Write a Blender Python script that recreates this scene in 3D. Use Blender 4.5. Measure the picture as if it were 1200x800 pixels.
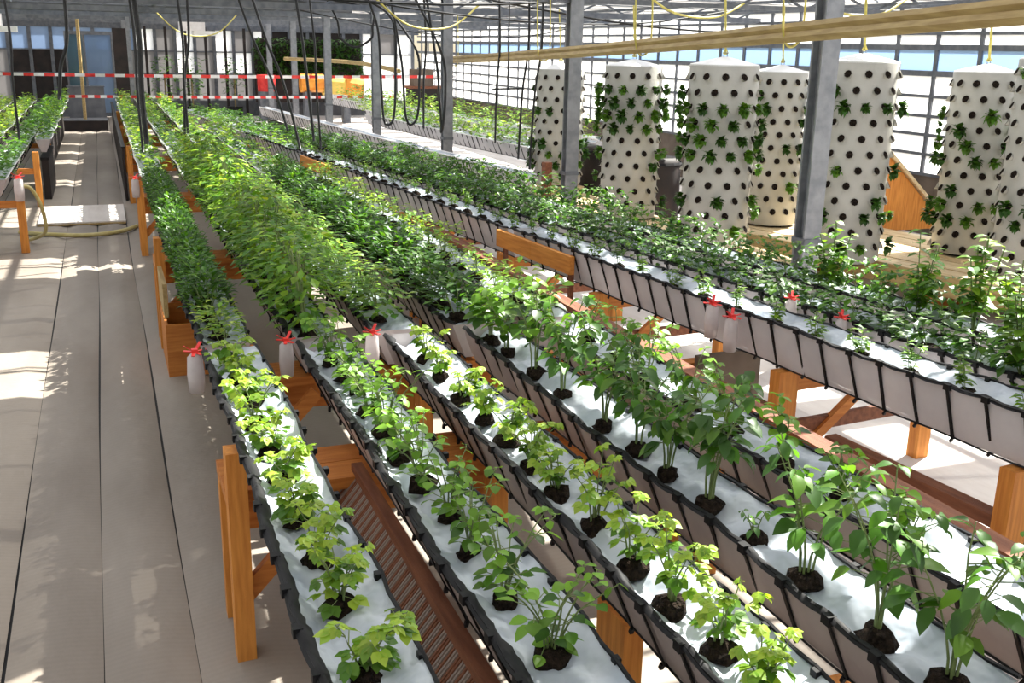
import bpy, math, random
from mathutils import Vector, Matrix
random.seed(7)
for o in list(bpy.data.objects): bpy.data.objects.remove(o)
C = bpy.context.scene.collection
scene = bpy.context.scene
R = random.Random(11)
U = R.uniform

# ------------------------------------------------------------------ camera
def make_camera(f=1200.0, H=2.4, vp=(112, 45), roll=.02):
    dx, dy = vp[0]-600, vp[1]-400
    c, s = math.cos(roll), math.sin(roll)
    u, v = dx*c+dy*s, -dx*s+dy*c
    pitch = math.atan(-v/f); yaw = math.atan(-u/(f/math.cos(pitch)))
    F = Vector((math.sin(yaw)*math.cos(pitch), math.cos(yaw)*math.cos(pitch), -math.sin(pitch)))
    Rt = Vector((math.cos(yaw), -math.sin(yaw), 0)); Up = Rt.cross(F)
    X = Rt*c+Up*s; Y = -Rt*s+Up*c
    cam = bpy.data.cameras.new('camera'); cam.lens = 36.0; cam.sensor_width = 36.0
    cam.clip_start = .05; cam.clip_end = 500
    o = bpy.data.objects.new('camera', cam); C.objects.link(o)
    o.matrix_world = Matrix(((X.x, Y.x, -F.x, 0), (X.y, Y.y, -F.y, 0), (X.z, Y.z, -F.z, H), (0, 0, 0, 1)))
    scene.camera = o
make_camera()

# ------------------------------------------------------------------ light
SUN = Vector((.80, .38, 1.0)).normalized()          # direction towards the sun
w = bpy.data.worlds.new('world'); scene.world = w; w.use_nodes = True
nt = w.node_tree; nt.nodes.clear()
sky = nt.nodes.new('ShaderNodeTexSky'); sky.sky_type = 'NISHITA'; sky.sun_disc = False
sky.sun_elevation = math.asin(SUN.z); sky.sun_rotation = math.atan2(SUN.x, SUN.y)
bg = nt.nodes.new('ShaderNodeBackground'); bg.inputs[1].default_value = .22
wo = nt.nodes.new('ShaderNodeOutputWorld')
nt.links.new(sky.outputs[0], bg.inputs[0]); nt.links.new(bg.outputs[0], wo.inputs[0])
sl = bpy.data.lights.new('sun', 'SUN'); sl.energy = 26.0; sl.angle = math.radians(.6); sl.color = (1, .95, .86)
so = bpy.data.objects.new('sun', sl); C.objects.link(so)
so.rotation_euler = SUN.to_track_quat('Z', 'Y').to_euler(); so.location = (0, 0, 20)
scene.view_settings.view_transform = 'Standard'; scene.view_settings.look = 'None'
scene.view_settings.gamma = 1; scene.view_settings.use_curve_mapping = False
scene.view_settings.exposure = 0.0

# ------------------------------------------------------------------ materials
def new_mat(name):
    m = bpy.data.materials.new(name); m.use_nodes = True
    return m, m.node_tree, m.node_tree.nodes['Principled BSDF']
def noise_mat(name, c1, c2, scale=8, rough=.6, stretch=(1, 1, 1), bump=0.0, bscale=40, metallic=0, spec=.4, detail=4, transl=0.0, coord='Object', lo=.35, hi=.65):
    m, t, p = new_mat(name)
    tc = t.nodes.new('ShaderNodeTexCoord'); mp = t.nodes.new('ShaderNodeMapping'); mp.inputs['Scale'].default_value = stretch
    nz = t.nodes.new('ShaderNodeTexNoise'); nz.inputs['Scale'].default_value = scale; nz.inputs['Detail'].default_value = detail
    cr = t.nodes.new('ShaderNodeValToRGB'); cr.color_ramp.elements[0].color = (*c1, 1); cr.color_ramp.elements[1].color = (*c2, 1)
    cr.color_ramp.elements[0].position = lo; cr.color_ramp.elements[1].position = hi
    L = t.links.new
    L(tc.outputs[coord], mp.inputs[0]); L(mp.outputs[0], nz.inputs['Vector']); L(nz.outputs['Fac'], cr.inputs[0]); L(cr.outputs[0], p.inputs['Base Color'])
    p.inputs['Roughness'].default_value = rough; p.inputs['Metallic'].default_value = metallic; p.inputs['Specular IOR Level'].default_value = spec
    if bump:
        n2 = t.nodes.new('ShaderNodeTexNoise'); n2.inputs['Scale'].default_value = bscale
        bp = t.nodes.new('ShaderNodeBump'); bp.inputs['Strength'].default_value = bump; bp.inputs['Distance'].default_value = .02
        L(mp.outputs[0], n2.inputs['Vector']); L(n2.outputs['Fac'], bp.inputs['Height']); L(bp.outputs[0], p.inputs['Normal'])
    if transl:
        tr = t.nodes.new('ShaderNodeBsdfTranslucent'); mx = t.nodes.new('ShaderNodeMixShader'); mx.inputs[0].default_value = transl
        L(cr.outputs[0], tr.inputs[0]); L(p.outputs[0], mx.inputs[1]); L(tr.outputs[0], mx.inputs[2])
        L(mx.outputs[0], t.nodes['Material Output'].inputs[0])
    return m
M = {}
M['film'] = noise_mat('shade_tinted_film', (.36, .41, .48), (.52, .56, .61), 5, .28, bump=.8, bscale=11, spec=.6)  # white film with the blue-grey of its shade put into the base colour
M['side'] = noise_mat('side_film', (.36, .31, .31), (.48, .43, .42), 4, .5, bump=.3, bscale=10, transl=.12)  # shaded copy of the film, mauve-grey shade put into the colour
M['side_lit'] = noise_mat('side_film_lit', (.66, .645, .67), (.78, .76, .78), 4, .5, bump=.3, bscale=10, transl=.25)  # lit copy of the same side film, brightness put into its colour
M['black'] = noise_mat('black_plastic', (.006, .006, .007), (.014, .014, .016), 20, .55, spec=.2)
M['hose'] = noise_mat('black_hose', (.010, .010, .012), (.02, .02, .022), 20, .4)
M['soil'] = noise_mat('dark_substrate', (.008, .006, .005), (.03, .02, .014), 60, .95, bump=1, bscale=90, spec=.1)
M['wood'] = noise_mat('orange_timber', (.54, .19, .035), (.72, .30, .06), 3, .6, (14, 14, 1.2), bump=.15, spec=.3)
M['woody'] = noise_mat('orange_timber_along', (.52, .19, .035), (.68, .29, .06), 3, .6, (14, 1.2, 14), bump=.15, spec=.3)
M['woodx'] = noise_mat('orange_timber_across', (.46, .15, .03), (.60, .23, .05), 3, .6, (1.2, 14, 14), bump=.15, spec=.3)
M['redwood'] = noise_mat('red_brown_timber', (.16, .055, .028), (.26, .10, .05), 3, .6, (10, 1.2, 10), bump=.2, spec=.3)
M['plank'] = noise_mat('pale_timber', (.60, .44, .24), (.74, .60, .38), 3, .6, (10, 1.2, 10), bump=.15, spec=.3)
M['tan'] = noise_mat('tan_pole', (.34, .23, .09), (.48, .35, .15), 3, .55, (12, 1, 12), bump=.15)
M['steel'] = noise_mat('galvanised_steel', (.20, .21, .23), (.30, .31, .33), 9, .45, metallic=.5, bump=.05)
M['steeld'] = noise_mat('grey_steel', (.11, .12, .14), (.17, .18, .20), 9, .5, metallic=.3)
M['ties'] = noise_mat('yellow_strap', (.55, .47, .10), (.72, .63, .18), 20, .6)
M['tower'] = noise_mat('tower_plastic', (.40, .39, .35), (.48, .47, .425), 3, .5, bump=.15, bscale=30)
M['lid'] = noise_mat('white_lid', (.82, .82, .80), (.88, .88, .87), 5, .4)
M['red'] = noise_mat('red_plastic', (.65, .03, .03), (.8, .06, .05), 10, .4)
M['white'] = noise_mat('white_plastic', (.78, .76, .76), (.86, .84, .84), 10, .4)
M['orange'] = noise_mat('orange_paint', (.8, .25, .02), (.9, .40, .05), 4, .4)
M['yellow'] = noise_mat('yellow_paint', (.8, .55, .08), (.85, .62, .15), 4, .4)
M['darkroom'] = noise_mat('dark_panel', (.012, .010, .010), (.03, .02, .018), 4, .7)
M['greypanel'] = noise_mat('grey_panel', (.10, .105, .12), (.15, .155, .17), 4, .6)
M['ivory'] = noise_mat('yellow_hose', (.50, .42, .16), (.62, .54, .25), 10, .4)
M['slatgrey'] = noise_mat('grey_brown_slat', (.24, .18, .15), (.36, .29, .25), 6, .7)  # paler grey-brown, alternates with the red-brown slats
M['bag'] = noise_mat('clear_white_bag', (.70, .66, .66), (.82, .78, .78), 12, .25, transl=.5)
M['ground'] = noise_mat('outdoor_gravel', (.35, .34, .30), (.5, .48, .44), 2, .9)
M['brownwall'] = noise_mat('brown_board', (.10, .075, .055), (.17, .13, .10), 3, .7)

def glassy(name, tint, gloss=.08, transl=0.0, tcol=None):
    m = bpy.data.materials.new(name); m.use_nodes = True; t = m.node_tree; t.nodes.clear(); L = t.links.new
    out = t.nodes.new('ShaderNodeOutputMaterial'); tr = t.nodes.new('ShaderNodeBsdfTransparent'); tr.inputs[0].default_value = (*tint, 1)
    gl = t.nodes.new('ShaderNodeBsdfGlossy'); gl.inputs['Roughness'].default_value = .05
    mx = t.nodes.new('ShaderNodeMixShader'); mx.inputs[0].default_value = gloss
    L(tr.outputs[0], mx.inputs[1]); L(gl.outputs[0], mx.inputs[2]); last = mx
    if transl:
        tl = t.nodes.new('ShaderNodeBsdfTranslucent'); tl.inputs[0].default_value = (*(tcol or (.9, .9, .9)), 1)
        df = t.nodes.new('ShaderNodeBsdfDiffuse'); df.inputs[0].default_value = (*(tcol or (.9, .9, .9)), 1)
        m1 = t.nodes.new('ShaderNodeMixShader'); m1.inputs[0].default_value = .3
        L(tl.outputs[0], m1.inputs[1]); L(df.outputs[0], m1.inputs[2])
        m2 = t.nodes.new('ShaderNodeMixShader'); m2.inputs[0].default_value = transl
        L(mx.outputs[0], m2.inputs[1]); L(m1.outputs[0], m2.inputs[2]); last = m2
    L(last.outputs[0], out.inputs[0]); return m
M['clear'] = glassy('clear_glass', (.93, .95, .95))
M['wash'] = glassy('whitewashed_glass', (.95, .96, .97), .04, .85)
M['bluepane'] = glassy('sky_blue_polycarbonate', (.52, .64, .78), .06, .6, (.38, .48, .62))
M['tealpane'] = glassy('teal_glass', (.28, .40, .46), .10, .5, (.24, .36, .42))
M['dimpane'] = glassy('dim_glass', (.5, .5, .5), .05, .8, (.34, .33, .33))  # darker copy of the whitewash, grey haze put into the pane tint
M['farblue'] = glassy('pale_blue_glass', (.45, .52, .62), .08, .6, (.34, .42, .55))
M['screen'] = glassy('shade_screen', (.9, .9, .88), .01, .93, (.30, .29, .285))
M['roofpane'] = glassy('roof_glass', (.93, .95, .95), .04, .25)

def leaf_mat():
    m, t, p = new_mat('leaf'); L = t.links.new
    at = t.nodes.new('ShaderNodeAttribute'); at.attribute_name = 'tint'
    oi = t.nodes.new('ShaderNodeObjectInfo'); hs = t.nodes.new('ShaderNodeHueSaturation')
    mr = t.nodes.new('ShaderNodeMapRange'); mr.inputs['To Min'].default_value = .8; mr.inputs['To Max'].default_value = 1.2
    L(oi.outputs['Random'], mr.inputs[0]); L(mr.outputs[0], hs.inputs['Value']); L(at.outputs['Color'], hs.inputs['Color'])
    L(hs.outputs[0], p.inputs['Base Color']); p.inputs['Roughness'].default_value = .42; p.inputs['Specular IOR Level'].default_value = .45
    tr = t.nodes.new('ShaderNodeBsdfTranslucent'); g = t.nodes.new('ShaderNodeMix'); g.data_type = 'RGBA'; g.blend_type = 'MULTIPLY'; g.inputs[0].default_value = 1
    L(hs.outputs[0], g.inputs[6]); g.inputs[7].default_value = (1.5, 1.45, .6, 1); L(g.outputs[2], tr.inputs[0])
    mx = t.nodes.new('ShaderNodeMixShader'); mx.inputs[0].default_value = .42
    L(p.outputs[0], mx.inputs[1]); L(tr.outputs[0], mx.inputs[2]); L(mx.outputs[0], t.nodes['Material Output'].inputs[0])
    return m
M['leaf'] = leaf_mat()
M['stem'] = noise_mat('green_stem', (.12, .17, .05), (.20, .25, .09), 20, .5)
M['woodystem'] = noise_mat('brown_stem', (.22, .15, .08), (.30, .24, .12), 20, .6)

def floor_mat():
    m, t, p = new_mat('ground_cloth'); L = t.links.new
    tc = t.nodes.new('ShaderNodeTexCoord')
    n1 = t.nodes.new('ShaderNodeTexNoise'); n1.inputs['Scale'].default_value = 1.1; n1.inputs['Detail'].default_value = 5
    cr = t.nodes.new('ShaderNodeValToRGB'); cr.color_ramp.elements[0].color = (.24, .205, .172, 1); cr.color_ramp.elements[1].color = (.36, .315, .27, 1)
    cr.color_ramp.elements[0].position = .35; cr.color_ramp.elements[1].position = .68
    mp = t.nodes.new('ShaderNodeMapping'); mp.inputs['Scale'].default_value = (1, .35, 1)
    L(tc.outputs['Object'], mp.inputs[0]); L(mp.outputs[0], n1.inputs['Vector']); L(n1.outputs['Fac'], cr.inputs[0])
    wv = t.nodes.new('ShaderNodeTexWave'); wv.inputs['Scale'].default_value = 9; wv.bands_direction = 'Y'; wv.inputs['Distortion'].default_value = 1.5
    L(tc.outputs['Object'], wv.inputs['Vector'])
    mm = t.nodes.new('ShaderNodeMix'); mm.data_type = 'RGBA'; mm.blend_type = 'MULTIPLY'; mm.inputs[0].default_value = .04
    L(cr.outputs[0], mm.inputs[6]); L(wv.outputs['Color'], mm.inputs[7]); L(mm.outputs[2], p.inputs['Base Color'])
    n2 = t.nodes.new('ShaderNodeTexNoise'); n2.inputs['Scale'].default_value = 3; n2.inputs['Detail'].default_value = 6
    bp = t.nodes.new('ShaderNodeBump'); bp.inputs['Strength'].default_value = .5; bp.inputs['Distance'].default_value = .03
    L(tc.outputs['Object'], n2.inputs['Vector']); L(n2.outputs['Fac'], bp.inputs['Height']); L(bp.outputs[0], p.inputs['Normal'])
    p.inputs['Roughness'].default_value = .6; p.inputs['Specular IOR Level'].default_value = .35
    return m
M['floor'] = floor_mat()
M['floor_lit'] = noise_mat('lit_ground_cloth', (.62, .57, .54), (.74, .70, .67), 2, .7, (3, .5, 1), bump=.2, bscale=6)  # lit copy of the ground cloth, brightness put into its base colour

# ------------------------------------------------------------------ helpers
class MB:
    def __init__(s): s.v = []; s.f = []; s.m = []; s.t = []
    def quad(s, a, b, c, d, mi=0):
        n = len(s.v); s.v += [tuple(a), tuple(b), tuple(c), tuple(d)]; s.f.append((n, n+1, n+2, n+3)); s.m.append(mi); return s
    def box(s, x0, x1, y0, y1, z0, z1, mi=0, rot=None, piv=None):
        n = len(s.v)
        P = [Vector(p) for p in ((x0, y0, z0), (x1, y0, z0), (x1, y1, z0), (x0, y1, z0), (x0, y0, z1), (x1, y0, z1), (x1, y1, z1), (x0, y1, z1))]
        if rot is not None:
            pv = Vector(piv) if piv is not None else Vector(((x0+x1)/2, (y0+y1)/2, (z0+z1)/2))
            P = [rot @ (p-pv)+pv for p in P]
        s.v += [tuple(p) for p in P]
        for f in ((0, 3, 2, 1), (4, 5, 6, 7), (0, 1, 5, 4), (1, 2, 6, 5), (2, 3, 7, 6), (3, 0, 4, 7)):
            s.f.append(tuple(n+i for i in f)); s.m.append(mi)
        return s
    def tube(s, pts, r, k=6, mi=0, cap=True):
        pts = [Vector(p) for p in pts]; n0 = len(s.v); rr = r if isinstance(r, (list, tuple)) else [r]*len(pts)
        for i, p in enumerate(pts):
            d = (pts[min(i+1, len(pts)-1)]-pts[max(i-1, 0)])
            if d.length < 1e-9: d = Vector((0, 0, 1))
            d.normalize()
            a = d.cross(Vector((0, 0, 1)) if abs(d.z) < .9 else Vector((0, 1, 0))).normalized(); b = d.cross(a)
            for j in range(k):
                t = 2*math.pi*j/k; s.v.append(tuple(p+(a*math.cos(t)+b*math.sin(t))*rr[i]))
        for i in range(len(pts)-1):
            for j in range(k):
                a = n0+i*k+j; b = n0+i*k+(j+1) % k
                s.f.append((a, b, b+k, a+k)); s.m.append(mi)
        if cap:
            s.f.append(tuple(n0+j for j in range(k))); s.m.append(mi)
            s.f.append(tuple(n0+(len(pts)-1)*k+j for j in reversed(range(k)))); s.m.append(mi)
        return s
    def bar(s, a, b, wx, wz, mi=0):
        a = Vector(a); b = Vector(b); d = (b-a).normalized()
        u = d.cross(Vector((0, 0, 1)))
        if u.length < 1e-4: u = Vector((1, 0, 0))
        u.normalize(); v = u.cross(d); n = len(s.v)
        for p in (a, b):
            for q in ((-1, -1), (1, -1), (1, 1), (-1, 1)): s.v.append(tuple(p+u*q[0]*wx/2+v*q[1]*wz/2))
        for f in ((0, 1, 2, 3), (7, 6, 5, 4), (0, 4, 5, 1), (1, 5, 6, 2), (2, 6, 7, 3), (3, 7, 4, 0)):
            s.f.append(tuple(n+i for i in f)); s.m.append(mi)
        return s
    def lathe(s, prof, k=20, c=(0, 0, 0), mi=0):
        n0 = len(s.v)
        for r, z in prof:
            for j in range(k):
                t = 2*math.pi*j/k; s.v.append((c[0]+r*math.cos(t), c[1]+r*math.sin(t), c[2]+z))
        for i in range(len(prof)-1):
            for j in range(k):
                a = n0+i*k+j; b = n0+i*k+(j+1) % k; s.f.append((a, b, b+k, a+k)); s.m.append(mi)
        return s
    def leaf(s, p, d, L, W, tint, droop=.3, up=(0, 0, 1), st=3, fold=.25):
        """a leaf blade: stations along the midrib, folded along it, bending down"""
        p = Vector(p); d = Vector(d).normalized(); upv = Vector(up)
        sd = d.cross(upv)
        if sd.length < 1e-3: sd = Vector((1, 0, 0))
        sd.normalize(); nrm = sd.cross(d)
        prof = {2: [(0, .15), (.55, 1), (1, .0)], 3: [(0, .12), (.3, .9), (.65, .85), (1, 0)], 4: [(0, .1), (.2, .75), (.45, 1), (.75, .68), (1, 0)]}[st]
        n = len(s.v); c = []
        for t, wd in prof:
            q = p+d*L*t-nrm*(droop*L*t*t)
            hw = W*.5*wd; 
            if wd == 0: c.append((len(s.v),)); s.v.append(tuple(q))
            else:
                c.append((len(s.v), len(s.v)+1, len(s.v)+2))
                s.v += [tuple(q-sd*hw+nrm*hw*fold), tuple(q), tuple(q+sd*hw+nrm*hw*fold)]
        k0 = len(s.f)
        for a, b in zip(c, c[1:]):
            if len(b) == 3: s.f += [(a[0], a[1], b[1], b[0]), (a[1], a[2], b[2], b[1])]
            else: s.f += [(a[0], a[1], b[0]), (a[1], a[2], b[0])]
        nf = len(s.f)-k0; s.m += [0]*nf; s.t += [(k0+i, tint) for i in range(nf)]
        return s
    def mesh(s, name, mats, smooth=False):
        me = bpy.data.meshes.new(name); me.from_pydata(s.v, [], s.f)
        for m in (mats if isinstance(mats, (list, tuple)) else [mats]): me.materials.append(M[m])
        if any(s.m): me.polygons.foreach_set('material_index', s.m)
        if smooth: me.polygons.foreach_set('use_smooth', [True]*len(s.f))
        if s.t:
            ca = me.color_attributes.new('tint', 'FLOAT_COLOR', 'CORNER'); tf = dict(s.t)
            buf = []
            for i, f in enumerate(s.f):
                c = tf.get(i, (.1, .2, .03)); buf += [*c, 1.0]*len(f)
            ca.data.foreach_set('color', buf)
        me.update(); return me
    def build(s, name, mats, parent=None, smooth=False, **kw):
        return link(name, s.mesh(name, mats, smooth), parent, **kw)
def link(name, me, parent=None, loc=None, kind=None, label=None):
    o = bpy.data.objects.new(name, me); C.objects.link(o)
    if parent is not None: o.parent = parent
    if loc is not None: o.location = loc
    if kind: o['kind'] = kind
    if label: o['label'] = label
    return o
def tag(o, label, cat, group=None):
    o['label'] = label; o['category'] = cat
    if group: o['group'] = group
    return o
def thing(name, label, cat, loc=(0, 0, 0), rz=0, group=None, parent=None):
    o = bpy.data.objects.new(name, None); C.objects.link(o); o.location = loc; o.rotation_euler = (0, 0, rz); o.empty_display_size = .1
    return tag(o, label, cat, group)
def struct(name, loc=(0, 0, 0)):
    o = bpy.data.objects.new(name, None); C.objects.link(o); o.location = loc; o['kind'] = 'structure'; o.empty_display_size = .1
    return o
def copy_tree(o):
    c = o.copy(); C.objects.link(c)
    for ch in o.children:
        d = ch.copy(); C.objects.link(d); d.parent = c
    return c
ONES = ['', 'first', 'second', 'third', 'fourth', 'fifth', 'sixth', 'seventh', 'eighth', 'ninth', 'tenth', 'eleventh', 'twelfth', 'thirteenth', 'fourteenth', 'fifteenth', 'sixteenth', 'seventeenth', 'eighteenth', 'nineteenth']
TENS = {2: ('twentieth', 'twenty'), 3: ('thirtieth', 'thirty'), 4: ('fortieth', 'forty'), 5: ('fiftieth', 'fifty')}
def ordn(n):
    if n < 20: return ONES[n]
    return TENS[n//10][0] if n % 10 == 0 else TENS[n//10][1]+'-'+ONES[n % 10]

# ------------------------------------------------------------------ setting: ground
g = MB().box(-60, 60, -40, 90, -.12, -.06).build('floor_outside', 'ground', kind='structure')
fl = struct('floor')
edges = [-8, -2.4, -1.5, -.55, -.18, .18, .62, 1.5, 2.75]
for a, b in zip(edges, edges[1:]):
    m = MB(); ny = 86; nx = max(3, int((b-a)/.12)); y0, y1 = -5.5, 37.0
    for i in range(ny+1):
        for j in range(nx+1):
            y = y0+(y1-y0)*i/ny; x = a+.004+(b-a-.008)*j/nx
            e = .012*math.sin(y*.9+a*3) if j in (0, nx) else 0
            z = .004*math.sin(7*x+1.3*y)+.003*math.sin(2.1*y+11*x)
            if j in (0, nx): z = -.02
            elif j in (1, nx-1): z += .004
            m.v.append((x+e*(0 if a < -1 else .5), y, z))
    for i in range(ny):
        for j in range(nx):
            k = i*(nx+1)+j; m.f.append((k, k+1, k+nx+2, k+nx+1)); m.m.append(0)
    m.build('ground_cloth_strip', 'floor', fl, smooth=True)
MB().box(2.75, 11, -5.5, 37, -.05, 0).build('lit_ground_cloth', 'floor_lit', fl)
MB().box(-8, 2.76, -5.5, 37, -.06, -.03).build('sub_floor', 'black', fl)

# ------------------------------------------------------------------ right glass wall
WX = 10.5; ZR = [.82, 1.09, 1.35, 1.60, 1.86, 2.16, 2.50, 2.68, 2.86, 3.05]
wr = struct('wall_right')
MB().box(WX, WX+.08, -5.5, 36, 0, .80).build('base_board', 'brownwall', wr)
ys = [-5.5+.76*i for i in range(56)]
barm = MB().box(-.02, .025, -.03, .03, .80, 3.05).mesh('glazing_bar', 'steeld')
for i, y in enumerate(ys):
    if y <= 36: link('glazing_bar', barm, wr, (WX, y, 0))
for z in ZR:
    h = .036 if z in (2.16, 2.50, 3.05) else .020
    MB().box(WX-.03, WX+.04, -5.5, 36, z-h, z+h).build('cross_rail', 'steeld', wr)
pm = {}
for k in range(len(ZR)-1):
    mat = 'bluepane' if k == 5 else 'wash'  # strip is clear, the sky's blue is put into its tint
    pm[k] = MB().box(-.003, .003, .0, .76, ZR[k], ZR[k+1]).mesh('window_pane', mat)
rest = MB()
for i, y in enumerate(ys):
    if y > 35.3: continue
    for k in range(len(ZR)-1):
        if 6.5 < y < 31.0: link('window_pane', pm[k], wr, (WX+.005, y, 0))
        elif k != 5: rest.box(WX+.002, WX+.008, y, y+.76, ZR[k], ZR[k+1])
rest.build('window_panes', 'wash', wr, kind='stuff')

# left glass wall (outside the frame, lets daylight in), rear wall
wl = struct('wall_left')
for i in range(28):
    y = -5.5+1.52*i
    MB().box(-8.03, -7.97, y-.02, y+.02, 0, 3.05).build('glazing_bar', 'steeld', wl)
    if i < 27: MB().box(-8.005, -7.995, y, y+1.52, .4, 3.05).build('window_pane', 'clear', wl)
MB().box(-8.05, -7.95, -5.5, 36, 0, .4).build('base_board', 'greypanel', wl)
wb = struct('wall_back')
MB().box(-8, 10.5, -5.6, -5.5, 0, 3.05).build('wall_panel', 'greypanel', wb)

# ------------------------------------------------------------------ far wall
FY = 36.0
wf = struct('wall_far')
xs = [-8, -6.8, -5.6, -4.6]
m = MB().box(-8, 10.5, FY-.1, FY+.1, 2.72, 2.92); m.build('top_beam', 'steeld', wf)
MB().box(-8, 10.5, FY-.16, FY-.05, 2.98, 3.2).build('eave_beam', 'steel', wf)
MB().box(-8, 10.5, FY-.05, FY+.05, 0, .5).build('base_board', 'greypanel', wf)
x = -8.0; i = 0
while x < 10.45:
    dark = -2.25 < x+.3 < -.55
    MB().box(x-.05, x+.05, FY-.06, FY+.06, 0, 2.75).build('mullion', 'steeld', wf)
    if 0 < x < 5: MB().box(x+.26, x+.34, FY-.5, FY-.4, 0, 2.8).build('mullion', 'darkroom', wf)
    if x < 10.0:
        z = .5
        for z1, mt in ((1.35, 'dimpane' if x < 7.5 else 'wash'), (2.05, 'dimpane' if x < 2.2 else 'wash' if x > 4.2 or i % 3 else 'dimpane'), (2.72, 'farblue' if x < .8 else 'wash' if i % 2 else 'dimpane')):
            if dark and z < 2.0: mt = 'darkroom'  # dark opening: shade of an unlit room put into near-black panes
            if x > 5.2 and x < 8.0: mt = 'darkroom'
            MB().box(x+.035, x+.58, FY-.005, FY+.005, z, z1).build('window_pane', mt, wf); z = z1
        for z in (1.35, 2.05): MB().box(x, x+.61, FY-.04, FY+.04, z-.02, z+.02).build('rail', 'steeld', wf)
    x += .61; i += 1
# gable glazing above the far wall
MB().quad((-8, FY, 2.9), (10.5, FY, 2.9), (10.5, FY, 4.2), (-8, FY, 4.2)).build('gable_glazing', 'wash', wf)

# ------------------------------------------------------------------ roof
rf = struct('ceiling')
gut = [-8.05+.0, -3.55, .75, 4.95, 10.5]
ridge_z, eave_z = 3.95, 3.12
for xa, xb in zip(gut, gut[1:]):
    n = max(1, round((xb-xa)/2.2)); wdt = (xb-xa)/n
    for k in range(n):
        a = xa+k*wdt; b = a+wdt; c = (a+b)/2; zr = eave_z+.42
        for (p, q) in (((a, eave_z), (c, zr)), ((c, zr), (b, eave_z))):
            MB().quad((p[0], -5.5, p[1]), (q[0], -5.5, q[1]), (q[0], FY, q[1]), (p[0], FY, p[1])).build('roof_glass', 'roofpane', rf)
        MB().box(c-.03, c+.03, -5.5, FY, zr-.03, zr+.03).build('ridge_bar', 'steel', rf)
        MB().box(a-.05, a+.05, -5.5, FY, eave_z-.04, eave_z+.03).build('gutter', 'steel', rf)
        br = MB()
        y = -5.5
        while y < FY:
            br.bar((a, y, eave_z), (c, y, zr), .025, .03); br.bar((c, y, zr), (b, y, eave_z), .025, .03); y += 1.0
        br.build('glazing_bars', 'steel', rf, kind='stuff')
# trusses across, at the columns
PX = 4.95; PY = [1.9, 6.4, 10.8, 15.4, 19.85, 24.4, 28.9, 33.3]
for y in PY:
    t = MB(); w_ = .05 if y < 12 else .085; t.bar((-8, y, 2.90), (10.5, y, 2.90), w_, w_); t.bar((-8, y, 3.10), (10.5, y, 3.10), w_, w_)
    x = -8.0; up = True
    while x < 10.4:
        t.bar((x, y, 2.90 if up else 3.10), (x+.5, y, 3.10 if up else 2.90), .025, .025); x += .5; up = not up
    t.build('lattice_truss', 'steeld', rf)
    if y > 12: MB().tube([(-7.9, y+.45, 2.98), (4.6, y+.45, 2.98)], .07, 8).build('rolled_screen', 'greypanel', rf)
# purlins and wires lengthways
for x in (-6.2, -4.4, -2.7, -1.3, 1.0, 2.6, 6.4, 7.8, 9.2):
    MB().bar((x, -5.4, 2.99), (x, FY-.2, 2.99), .035, .035).build('long_pipe', 'steeld', rf)
# shade screens : cloth panels under the glass with a gap each bay (sun falls through the gaps)
ZS = 3.05
gaps = [(-1.0, .1), (4.0, 5.1), (8.66, 9.82), (12.62, 13.7), (15.85, 17.6), (20.1, 20.8), (23.5, 24.2), (25.5, 25.9), (27.6, 28.0), (30.7, 31.2)]
starts = [-5.5]+[b for a, b in gaps]; ends = [a for a, b in gaps]+[FY-.1]
XS = 2.95
def screen(x0, x1, y0, y1, z):
    m = MB(); n = max(2, int((y1-y0)/.5))
    for i in range(n):
        ya = y0+(y1-y0)*i/n; yb = y0+(y1-y0)*(i+1)/n
        za = z+(.03 if i % 2 else -.0); zb = z+(.0 if i % 2 else .03)
        m.quad((x0, ya, za), (x1, ya, za), (x1, yb, zb), (x0, yb, zb))
    m.build('shade_screen', 'screen', rf)
for y0, y1 in zip(starts, ends):
    if y1-y0 < .1: continue
    screen(-7.9, .28, y0, y1, ZS); screen(.28, XS, y0, y1, ZS+.015)
for a, b in gaps:
    MB().bar((-7.9, (a+b)/2+.03, ZS), (XS, (a+b)/2+.03, ZS), .05, .02).build('screen_rod', 'steel', rf)
y = -4.9; k = 0
while y < FY-1:
    wd = .66 if k % 3 else .95
    screen(XS+.35*(k % 2), 4.9, y, y+wd, ZS); screen(5.0, 10.4, y+.2, y+.2+wd*.9, ZS)
    y += wd+.60; k += 1

# ------------------------------------------------------------------ columns
pn = ['nearest the camera, in front of a planting tower', 'second from the camera, beside a planting tower', 'third from the camera, crossed by the barrier tape',
      'fourth from the camera, behind looping black hoses', 'fifth from the camera, before the orange tank', 'sixth from the camera, far back', 'seventh from the camera, by the far wall']
for y, d in zip(PY[1:], pn):
    t = thing('steel_column', 'galvanised steel roof column '+d, 'column', (PX, y, 0), group='steel roof columns')
    s = .075
    MB().box(-s, s, -s*.9, -s*.65, .012, 3.1).box(-s, s, s*.65, s*.9, .012, 3.1).box(-.022, .022, -s*.65, s*.65, .012, 3.1).build('shaft', 'steel', t)
    MB().box(-.12, .12, -.12, .12, 0, .012).build('base_plate', 'steeld', t)
    MB().box(-s-.006, s+.006, -s-.006, s+.006, 1.0, 1.04).build('clamp_band', 'steeld', t)
# columns left of centre, far back
for k, (x, y) in enumerate(((.78, 33.3), (-3.55, 33.3), (.78, 28.9), (-3.55, 19.85))):
    t = thing('steel_column', ['thin grey column at the far end right of the aisle', 'grey column at the far left end of the house', 'grey column standing over the far troughs right of the aisle', 'grey column beyond the left benches'][k], 'column', (x, y, 0))
    MB().box(-.05, .05, -.05, .05, 0, 3.1).build('shaft', 'steel', t)

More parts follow.
